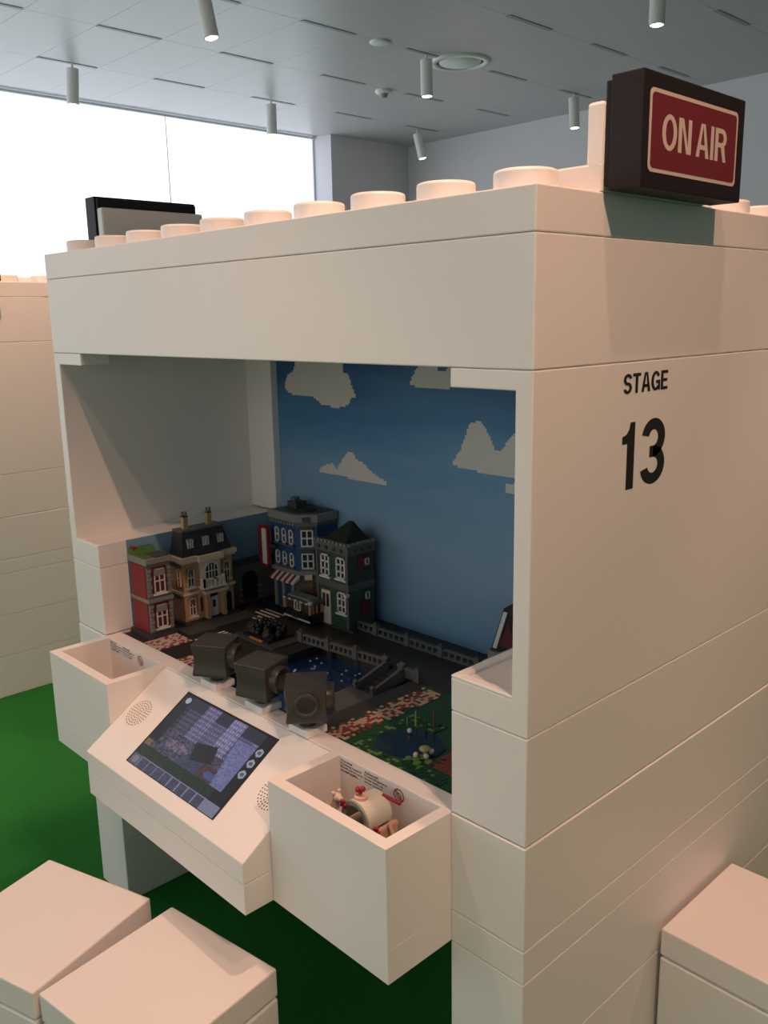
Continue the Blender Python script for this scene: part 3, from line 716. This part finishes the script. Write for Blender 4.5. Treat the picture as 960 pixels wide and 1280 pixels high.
for u0, u1 in ((1.40, 1.54), (2.16, 2.30)):
    window(h, B, u0, u1, -5.76, -5.42, 1, 1, CREAMT, .02, sill=CREAMT); part('lintel', h, BRN, (u0, u1, -5.53, -5.42, 0, .022), B=B)
window(h, B, 1.40, 1.54, -6.30, -5.97, 1, 1, CREAMT, .02, sill=CREAMT); part('lintel', h, BRN, (1.40, 1.54, -6.08, -5.97, 0, .022), B=B)
window(h, Fy(Y0), 1.28, 1.38, -5.76, -5.42, 0, 1, CREAMT, .02)
# arched balcony window
def archpoly(u0, u1, z0, z1, n=10):
    r = (u1 - u0) / 2; c = (u0 + u1) / 2; pts = [(u0, z0), (u1, z0)]
    for k in range(n + 1):
        t = math.pi * k / n; pts.append((c + r * math.cos(t), z1 - r + r * math.sin(t)))
    return pts
Tm = lambda a, b, d: (X1 + d, a, b)
obj('arch_surround', MB().extr(archpoly(1.70, 2.02, -5.74, -5.34), Tm, .07, .085), WHT, h)
obj('arch_window', MB().extr(archpoly(1.74, 1.98, -5.74, -5.38), Tm, .07, .09), GLS, h)
mb = MB()
for u in (1.80, 1.86, 1.92): mb.obox(B, u - .008, u + .008, -5.74, -5.40, .07, .098)
mb.obox(B, 1.74, 1.98, -5.53, -5.515, .07, .098)
obj('muntins', mb, WHT, h)
bal = part('balcony', h, WHT, (1.62, 2.10, -5.82, -5.78, .0, .20), (1.62, 2.10, -5.655, -5.625, .17, .20), (1.62, 1.66, -5.78, -5.625, .17, .20), (2.06, 2.10, -5.78, -5.625, .17, .20),
           (1.83, 1.89, -5.78, -5.625, .17, .20), (1.62, 1.65, -5.78, -5.625, .07, .2), (2.07, 2.10, -5.78, -5.625, .07, .2), B=B)
mb = MB()
for u in (1.70, 1.74, 1.78, 1.94, 1.98, 2.02): mb.obox(B, u - .01, u + .01, -5.78, -5.65, .175, .195)
obj('baluster', mb, WHT, bal, kind='stuff')
door = part('door', h, WHT, (1.80, 1.97, -6.38, -6.02, .05, .065), B=B)
obj('door_pane', MB().extr(archpoly(1.86, 1.92, -6.22, -6.08), Tm, .065, .07), GLS, door)
obj('fanlight', MB().extr(archpoly(1.80, 1.97, -6.01, -5.91), Tm, .05, .062), BLK, h)
for u in (1.70, 2.04): part('pilaster', h, TAN, (u, u + .07, -6.394, -5.90, .05, .14), B=B)
part('porch_top', h, CREAMT, (1.66, 2.15, -5.92, -5.87, .0, .17), B=B)
obj('side_arch', MB().extr(archpoly(2.20, 2.31, -6.38, -6.02), Tm, 0, .006), BLK, h)
part('wall_panel', h, DRED, (1.61, 1.66, -6.25, -5.98, .05, .056), B=B)

# grey gate wall with tunnel arch
h = toy('toy_gate_wall', (1.2, 2.9, G), 'dark grey toy stone wall with black tunnel arch beside the mansion', 'toy wall')
part('wall', h, MG, (1.03, 1.18, 2.44, 3.86, G - .02, -5.68))
part('coping', h, DG, (1.02, 1.22, 2.44, 3.86, -5.68, -5.60)); part('coping', h, MG, (1.02, 1.2, 2.44, 3.86, -5.74, -5.68))
Tg = lambda a, b, d: (1.18 + d, a, b)
obj('arch_opening', MB().extr(archpoly(2.74, 3.10, G, -5.82, 14), Tg, 0, .006), BLK, h)
for k in range(5):
    for u in ((2.67, 2.74), (3.10, 3.19)):
        if k % 2 == 0: part('quoin', h, C('stone', (.20, .15, .10)), (u[0], u[1], G + .02 + k * .055, G + .06 + k * .055, 0, .03), B=Fx(1.18))

# red vertical sign
s_ = toy('toy_cinema_sign', (1.62, 3.0, -5.68), 'tall rounded red toy sign with white stripe beside blue building', 'toy sign')
Ts = lambda a, b, d: (1.46 + a, 3.0 - d, b)
obj('board', MB().extr(rrect(0, .31, -5.68, -4.85, .14, 5), Ts, -.03, .03), RED, s_)
obj('stripe', MB().extr(rrect(.13, .26, -5.60, -4.92, .02, 2), Ts, .03, .04), WHT, s_)
obj('arm', MB().box(1.7, 1.95, 2.985, 3.015, -5.25, -5.2), DG, s_)

# blue corner building
h = toy('toy_house', (2.15, 3.45, G), 'blue toy corner building with grey parapet and striped awning', 'toy house', 'toy town houses')
poly = lambda e: [(1.66 - e, 3.14 - e), (2.41 + e * .4, 3.14 - e), (2.68 + e, 3.41 - e * .4), (2.68 + e, 3.88), (1.66 - e, 3.88)]
obj('ground_floor', MB().prism(poly(-.02), G - .02, -5.70), MG, h)
obj('body', MB().prism(poly(0), -5.70, -4.78), BLU, h)
obj('belt_course', MB().prism(poly(.02), -5.72, -5.64), LG, h); obj('belt_course', MB().prism(poly(.012), -5.26, -5.22), BLU, h)
obj('cornice', MB().prism(poly(.02), -4.80, -4.72), MG, h); obj('parapet', MB().prism(poly(.04), -4.72, -4.58), LG, h)
obj('roof', MB().prism(poly(-.05), -4.6, -4.572), DG, h)
B = Fy(3.14)
for u in (1.79, 2.0, 2.21):
    window(h, B, u, u + .12, -5.16, -4.88, 0, 1, sill=MG, th=.026); window(h, B, u, u + .12, -5.58, -5.32, 0, 1, sill=MG, th=.026)
r2 = math.sqrt(.5); B45 = ((2.41, 3.14), (r2, r2), (r2, -r2))
for z0, z1 in ((-5.18, -4.86), (-5.60, -5.30)):
    window(h, B45, .08, .31, z0, z1, 1, 1, sill=MG, th=.026); part('lintel', h, DG, (.07, .32, z1, z1 + .06, 0, .03), B=B45)
part('crest', h, DG, (.12, .26, -4.71, -4.62, .03, .07), B=B45)
mb = MB()
for k in range(9): mb.obox(B, 1.68 + k * .085, 1.72 + k * .085, -4.79, -4.75, .02, .05)
obj('dentils', mb, LG, h, kind='stuff')
for u0, u1 in ((1.78, 1.92), (2.05, 2.2)):
    part('shop_window', h, C('shop_blue', (.02, .05, .12)), (u0, u1, G + .02, -5.86, -.02, .0), B=B)
for u in (1.72, 1.95, 2.24): part('pilaster', h, LG, (u, u + .08, G, -5.8, -.02, .03), B=B)
for k in range(10):
    u0 = 1.72 + k * .075; mb = MB()
    mb.hexa([(u0, 2.98, -5.86), (u0 + .075, 2.98, -5.86), (u0 + .075, 3.14, -5.80), (u0, 3.14, -5.80), (u0, 2.98, -5.83), (u0 + .075, 2.98, -5.83), (u0 + .075, 3.14, -5.72), (u0, 3.14, -5.72)])
    obj('awning_stripe', mb, RED if k % 2 == 0 else WHT, h)
part('shop_sign', h, CREAMT, (.13, .27, -5.80, -5.70, .0, .05), B=B45)
part('corner_door', h, BRN, (.1, .28, G, -5.85, -.02, .01), B=B45)
part('roof_box', h, DG, (1.78, 2.05, 3.45, 3.7, -4.58, -4.45)); part('roof_vent', h, MG, (1.82, 1.94, 3.5, 3.62, -4.45, -4.38))
obj('roof_dome', MB().ball((2.3, 3.55, -4.6), .2, sz=.45), BLK, h)

# green corner building
h = toy('toy_house', (3.43, 3.45, G), 'dark green toy building with grey battlements and a black pyramid roof', 'toy house', 'toy town houses')
x0, x1, y0, y1 = 3.02, 3.86, 3.1, 3.7
part('body', h, SGRN, (x0, x1, y0, y1, G - .02, -5.06))
part('string_course', h, MG, (x0 - .02, x1 + .02, y0 - .02, y1, -5.72, -5.60)); part('parapet', h, MG, (x0 - .03, x1 + .03, y0 - .03, y1 + .02, -5.08, -4.92))
mb = MB()
for k in range(9): mb.box(x0 - .03 + k * .1, x0 + .03 + k * .1, y0 - .04, y0 + .03, -4.92, -4.88)
for k in range(6): mb.box(x1 - .03, x1 + .04, y0 + k * .11, y0 + .06 + k * .11, -4.92, -4.88)
obj('battlement', mb, LG, h, kind='stuff')
mb = MB()
for k in range(4): mb.obox(Fy(y0 - .03), x0 + .08 + k * .2, x0 + .14 + k * .2, -5.04, -4.98, 0, .02)
for k in range(3): mb.obox(Fx(x1 + .03), y0 + .1 + k * .18, y0 + .16 + k * .18, -5.04, -4.98, 0, .02)
obj('parapet_boss', mb, DG, h, kind='stuff')
B = Fy(y0)
window(h, B, 3.15, 3.38, -5.54, -5.14, 1, 2, sill=WHT, th=.03); window(h, B, 3.56, 3.80, -5.52, -5.14, 1, 2, sill=WHT, th=.03)
window(h, B, 3.57, 3.80, -6.14, -5.76, 1, 2, sill=WHT, th=.03)
d_ = part('door', h, CREAMT, (3.15, 3.38, G, -5.80, 0, .02), B=B); part('door_pane', d_, GLS, (3.18, 3.25, -6.1, -5.86, .02, .026), (3.28, 3.35, -6.1, -5.86, .02, .026), B=B)
part('quoin_strip', h, MG, (x1 - .05, x1, G, -5.06, 0, .015), B=B); part('quoin_strip', h, MG, (x0, x0 + .05, G, -5.06, 0, .015), B=B)
B = Fx(x1)
window(h, B, 3.48, 3.58, -5.32, -5.19, 0, 0, th=.022); window(h, B, 3.48, 3.58, -5.94, -5.80, 0, 0, th=.022)
part('wall_panel', h, DRED, (3.3, 3.62, -5.42, -5.12, 0, .006), B=B); part('wall_panel', h, DRED, (3.35, 3.6, -6.2, -5.9, 0, .006), B=B)
part('string_course', h, MG, (y0, y1, -5.72, -5.66, 0, .03), B=B)
part('wall_lamp', h, WHT, (3.83, 3.9, -5.80, -5.75, .02, .1), B=Fy(y0))
mb = MB(); a = (3.56, 3.42, -4.56); bs = [(3.12, 3.14, -4.92), (3.76, 3.14, -4.92), (3.80, 3.68, -4.92), (3.12, 3.68, -4.92)]
mb.add(bs + [a, (3.62, 3.46, -4.56)], [(3, 2, 1, 0), (0, 1, 5, 4), (1, 2, 5), (2, 3, 4, 5), (3, 0, 4)])
obj('pyramid_roof', mb, BLK, h)
part('roof', h, DG, (x0, x1, y0, y1, -4.95, -4.915))

# tram
t = toy('toy_tram', (2.83, 2.97, G), 'dark toy tram with grey white-studded roof and tan window posts', 'toy tram')
x0, x1, y0, y1 = 2.46, 3.20, 2.76, 3.06
part('chassis', t, BLK, (x0, x1, y0, y1, G + .03, G + .2)); part('bumper', t, WHT, (x0, x1, y0 - .02, y0, G + .06, G + .085))
part('destination_plate', t, BLU, (2.70, 2.86, y0 - .02, y0 - .005, G + .07, G + .12))
part('cabin', t, C('tram_brown', (.055, .03, .02)), (x0 + .05, x1 - .05, y0 + .04, y1 - .04, G + .2, G + .38))
for x in (x0, x1 - .04):
    for y in (y0, y1 - .04): part('corner_post', t, TAN, (x, x + .04, y, y + .04, G + .1, G + .38))
for x in (2.72, 2.80, 2.88): part('window_post', t, CREAMT, (x, x + .025, y0 + .02, y0 + .045, G + .2, G + .37))
part('window_rail', t, CREAMT, (2.72, 2.905, y0 + .02, y0 + .045, G + .2, G + .22), (2.72, 2.905, y0 + .02, y0 + .045, G + .35, G + .37))
for y in (2.84, 2.92): part('window_post', t, TAN, (x1 - .04, x1 - .01, y, y + .03, G + .16, G + .38))
part('roof', t, MG, (x0 - .03, x1 + .03, y0 - .03, y1 + .03, G + .38, G + .43), bevel=.01); part('roof_deck', t, LG, (x0 + .06, x1 - .06, y0 + .05, y1 - .05, G + .43, G + .46))
for k in range(5): part('roof_light', t, WHT, (x0 + .02 + k * .16, x0 + .08 + k * .16, y0 - .035, y0 - .015, G + .395, G + .425))
part('headlamp', t, WHT, (x1 - .02, x1 + .05, y0 - .03, y0 + .03, G + .40, G + .45))
for x in (2.58, 3.05):
    obj('wheel', MB().cyl((x, y0 + .0, G + .03), .05, .04, (0, 1, 0), 14), BLK, t); obj('wheel', MB().cyl((x, y1 - .04, G + .03), .05, .04, (0, 1, 0), 14), BLK, t)

# pavements and crossings
plate('pavement', 1.56, 2.0, 1.06, 2.5, G + .0, C('pave', (.062, .064, .060), noise=.1, scale=60), 'grey toy pavement in front of the mansion', 'pavement', G - .02)
plate('pavement', 2.5, 3.6, 1.62, 2.3, G + .0, C('pave', (.062, .064, .060)), 'grey toy pavement around the black hedge', 'pavement', G - .02)
plate('pavement', 2.3, 4.0, 3.06, 3.12, G + .0, C('pave', (.062, .064, .060)), 'narrow toy kerb along the green building', 'pavement', G - .02)
for q, (cx, cy, n, lab) in enumerate(((2.06, 2.62, 5, 'white striped toy zebra crossing between mansion and tram'), (2.42, 1.36, 4, 'white striped toy zebra crossing beside the black hedge'))):
    t = toy('zebra_crossing', (cx, cy, G - .02), lab, 'crossing')
    for k in range(n):
        if q == 0: part('stripe', t, WHT, (cx - .28, cx + .28, cy - .26 + k * .115, cy - .225 + k * .115, G - .02, G - .012))
        else: part('stripe', t, WHT, (cx - .20 + k * .09, cx - .165 + k * .09, cy - .35, cy + .25, G - .02, G - .012))
# black hedge bed and clumps
hb = toy('hedge_bed', (2.98, 2.0, G), 'low toy planting bed of black bushes with orange front edge', 'toy hedge')
part('bed', hb, BLK, (2.62, 3.36, 1.72, 2.26, G - .01, G + .04)); part('edge', hb, ORG_, (2.86, 3.22, 1.69, 1.72, G, G + .025))
for k in range(26):
    x, y = random.uniform(2.68, 3.3), random.uniform(1.78, 2.2); mb = MB()
    for q in range(3): mb.ball((x + random.uniform(-.03, .03), y + random.uniform(-.03, .03), G + .07 + q * .06), .075 - q * .016, 7, 4)
    obj('bush', mb, BLK if k % 4 else C('hedge_green', (.015, .02, .015)), hb)

# stone railings of the bridge
def rail(p0, p1, nseg, label, z=G, piers=False):
    t = toy('bridge_railing', ((p0[0] + p1[0]) / 2, (p0[1] + p1[1]) / 2, z - .02), label, 'railing', 'toy bridge railings')
    L = math.hypot(p1[0] - p0[0], p1[1] - p0[1]); U = ((p1[0] - p0[0]) / L, (p1[1] - p0[1]) / L); N = (U[1], -U[0]); B = (p0, U, N)
    for k in range(nseg + 1):
        c = L * k / nseg; mb = MB().obox(B, c - .05, c + .05, z - .02, z + .17, -.045, .045).obox(B, c - .06, c + .06, z + .14, z + .17, -.055, .055)
        p = lambda u, d, zz: (p0[0] + u * U[0] + d * N[0], p0[1] + u * U[1] + d * N[1], zz)
        mb.add([p(c - .055, -.05, z + .17), p(c + .055, -.05, z + .17), p(c + .055, .05, z + .17), p(c - .055, .05, z + .17), p(c, 0, z + .225)], [(0, 1, 4), (1, 2, 4), (2, 3, 4), (3, 0, 4), (1, 0, 4), (2, 1, 4), (3, 2, 4), (0, 3, 4)])
        obj('post', mb, LG2, t)
        if piers: obj('pier', MB().cyl((p0[0] + c * U[0], p0[1] + c * U[1] + .06, -6.6), .07, .16, n=14), DG, t)
    for k in range(nseg):
        u0, u1 = L * k / nseg + .05, L * (k + 1) / nseg - .05
        mb = MB().obox(B, u0, u1, z - .02, z + .02, -.025, .025).obox(B, u0, u1, z + .105, z + .135, -.03, .03)
        n = 5
        for q in range(n + 1):
            c = u0 + (u1 - u0) * q / n; mb.obox(B, c - .022, c + .022, z + .02, z + .105, -.018, .018)
        obj('balustrade', mb, LG2, t)
LG2 = C('rail_grey', (.115, .117, .115), noise=.05, scale=60)
rail((3.62, 2.22), (5.48, 2.40), 3, 'grey toy stone railing above the blue water', piers=True)
rail((3.56, 3.30), (6.55, 3.34), 4, 'grey toy stone railing along the sky backdrop')
rail((5.88, 2.36), (6.22, 2.36), 1, 'short grey toy railing beside the quay steps')
# steps down to the landing stage
st = toy('quay_steps', (5.75, 2.05, -6.6), 'grey toy steps with two sloping side rails leading to the landing stage', 'toy steps')
n = 5
for k in range(n): part('step', st, DG, (5.56, 5.90, 1.72 + k * .12, 2.36, -6.6, -6.56 + k * .03))
for x in (5.53, 5.90):
    mb = MB().hexa([(x, 1.68, -6.6), (x + .05, 1.68, -6.6), (x + .05, 2.36, -6.5), (x, 2.36, -6.5), (x, 1.68, -6.46), (x + .05, 1.68, -6.46), (x + .05, 2.36, -6.28), (x, 2.36, -6.28)])
    mb.ball((x + .025, 1.70, -6.43), .04, 8, 5).ball((x + .025, 2.34, -6.25), .04, 8, 5)
    obj('side_rail', mb, LG2, st)
ld = toy('landing_stage', (5.7, 1.3, -6.6), 'dark grey toy landing stage on the blue water at the foot of the steps', 'toy jetty')
part('deck', ld, C('deck_grey', (.10, .105, .10)), (5.42, 6.08, 1.0, 1.72, -6.6, -6.545))
for y in (1.1, 1.4): part('fender', ld, BLK, (5.36, 5.42, y, y + .1, -6.6, -6.53))
# leaning gabled hut by the right wall
h = toy('toy_gabled_hut', (7.3, 3.45, G), 'steep black-roofed toy hut with white gable board beyond the bridge', 'toy house')
part('base', h, LG, (6.86, 7.7, 3.2, 3.7, G - .02, -6.0))
Th = lambda a, b, d: (a, 3.45 - d, b)
obj('steep_roof', MB().extr([(6.88, -6.0), (7.75, -6.0), (7.30, -5.18), (7.12, -5.30)], Th, -.28, .2), BLK, h)
obj('gable_board', MB().extr([(6.93, -5.95), (7.0, -5.95), (7.2, -5.35), (7.13, -5.35)], Th, .2, .225), WHT, h)
obj('gable_panel', MB().extr([(7.03, -5.9), (7.35, -5.9), (7.22, -5.5)], Th, .2, .21), DRED, h)
obj('hut_bush', MB().ball((6.84, 3.42, -6.33), .1, 8, 5).ball((6.86, 3.36, -6.2), .08, 8, 5).ball((6.86, 3.42, -6.1), .06, 8, 5), GRN, h)
part('side_base', h, GRN, (6.74, 6.86, 3.3, 3.6, G - .02, -6.38))

# ================================================================== TOYS IN THE FILLED BIN
PINK = C('pink', (.72, .44, .36)); FLO = C('flower_red', (.28, .015, .03)); SHELL = C('shell', (.60, .60, .52), .35); GOLD = C('gold_tan', (.60, .42, .26))
bz_ = -7.5
t = toy('toy_carriage', (8.25, -.42, bz_), 'small toy carriage with curved pale canopy and red flowers in the bin', 'toy')
cx, cy, cz = 8.06, -.40, -6.72
part('underframe', t, DG, (cx - .2, cx + .2, cy - .2, cy + .24, bz_ + .12, cz - .16)); part('floor_tray', t, GOLD, (cx - .24, cx + .24, cy - .24, cy + .26, cz - .16, cz - .06))
part('tray_rail', t, PINK, (cx + .2, cx + .25, cy - .22, cy + .26, cz - .06, cz - .02))
for x in (cx - .27, cx + .23):
    for y in (cy - .14, cy + .18): obj('wheel', MB().cyl((x, y, bz_ + .13), .13, .04, (1, 0, 0), 20), DG, t)
def shell(r0, r1, ya, yb):
    n = 20; mb = MB(); vs = []
    for r in (r0, r1):
        for y in (ya, yb):
            for k in range(n + 1):
                a = math.pi * (-.12 + 1.24 * k / n); vs.append((cx + r * math.cos(a), y, cz + .08 + r * math.sin(a)))
    N = n + 1; I = lambda r, y, k: (r * 2 + y) * N + k; fs = []
    for k in range(n):
        fs += [(I(1, 0, k), I(1, 1, k), I(1, 1, k + 1), I(1, 0, k + 1)), (I(0, 0, k + 1), I(0, 1, k + 1), I(0, 1, k), I(0, 0, k)),
               (I(0, 0, k), I(1, 0, k), I(1, 0, k + 1), I(0, 0, k + 1)), (I(1, 1, k), I(0, 1, k), I(0, 1, k + 1), I(1, 1, k + 1))]
    return mb.add(vs, fs)
obj('canopy', shell(.19, .212, cy - .16, cy + .2), SHELL, t)
obj('back_disc', MB().cyl((cx, cy + .12, cz + .06), .19, .03, (0, 1, 0), 24), C('disc_grey', (.22, .24, .21)), t)
obj('front_arch', shell(.165, .215, cy - .19, cy - .16), C('sage', (.26, .30, .25)), t)
def flower(x, y, z, r=.045):
    mb = MB().ball((x, y, z), r * .5, 7, 4)
    for k in range(5):
        a = 2 * math.pi * k / 5; mb.ball((x + r * .8 * math.cos(a), y - .01, z + r * .8 * math.sin(a)), r * .5, 6, 4)
    obj('flower', mb, FLO, t)
for p in ((cx - .16, cy - .2, cz + .22), (cx - .26, cy - .25, cz + .02), (cx + .28, cy - .1, cz + .02), (cx + .06, cy - .22, cz - .05), (cx - .02, cy - .23, cz + .02)): flower(*p)
obj('roof_cake', MB().cyl((cx - .02, cy - .06, cz + .275), .08, .045, n=18), PINK, t)
obj('roof_bow', MB().ball((cx - .05, cy - .08, cz + .39), .035, 8, 5).ball((cx + .01, cy - .06, cz + .41), .035, 8, 5).ball((cx - .02, cy - .07, cz + .36), .025, 8, 5), FLO, t)
obj('tail_branch', MB().cyl((cx + .08, cy + .18, cz + .27), .022, .2, (.9, .3, -.25), 8).ball((cx + .28, cy + .25, cz + .22), .03, 6, 4), FLO, t)
obj('side_pole', MB().cyl((cx + .26, cy + .1, cz + .02), .022, .34, (.35, .1, -.9), 8), PINK, t)
obj('front_bumper', MB().lathe([(.2, 0), (.23, 0), (.23, .04), (.2, .04)], (cx - .02, cy - .26, cz - .14), (0, .2, 1), 24), GOLD, t)
t = toy('toy_figure', (7.62, -.5, bz_), 'small cream toy animal figure standing in the bin corner', 'toy')
obj('stand', MB().box(7.5, 7.74, -.66, -.34, bz_, bz_ + .3).box(7.54, 7.70, -.62, -.38, bz_ + .3, -6.86), DRED, t)
fz = .13
mb = MB().cyl((7.60, -.54, -6.97 + fz), .055, .3, (.25, .1, 1), 12, r2=.045)
for x, y, z, r in ((7.68, -.51, -6.68, .06), (7.74, -.52, -6.67, .04), (7.66, -.46, -6.62, .025), (7.66, -.55, -6.62, .025), (7.58, -.54, -6.95, .075), (7.63, -.5, -6.8, .06)): mb.ball((x, y, z + fz), r, 10, 6)
obj('figure', mb, PPNK, t)
t = toy('toy_brick_piece', (8.55, -.7, bz_), 'pale toy plate lying beside the carriage in the bin', 'toy')
obj('block', MB().box(8.45, 8.75, -.82, -.55, bz_, -7.0), DG, t); obj('top_plate', MB().box(8.45, 8.75, -.82, -.55, -7.0, -6.95), SHELL, t)
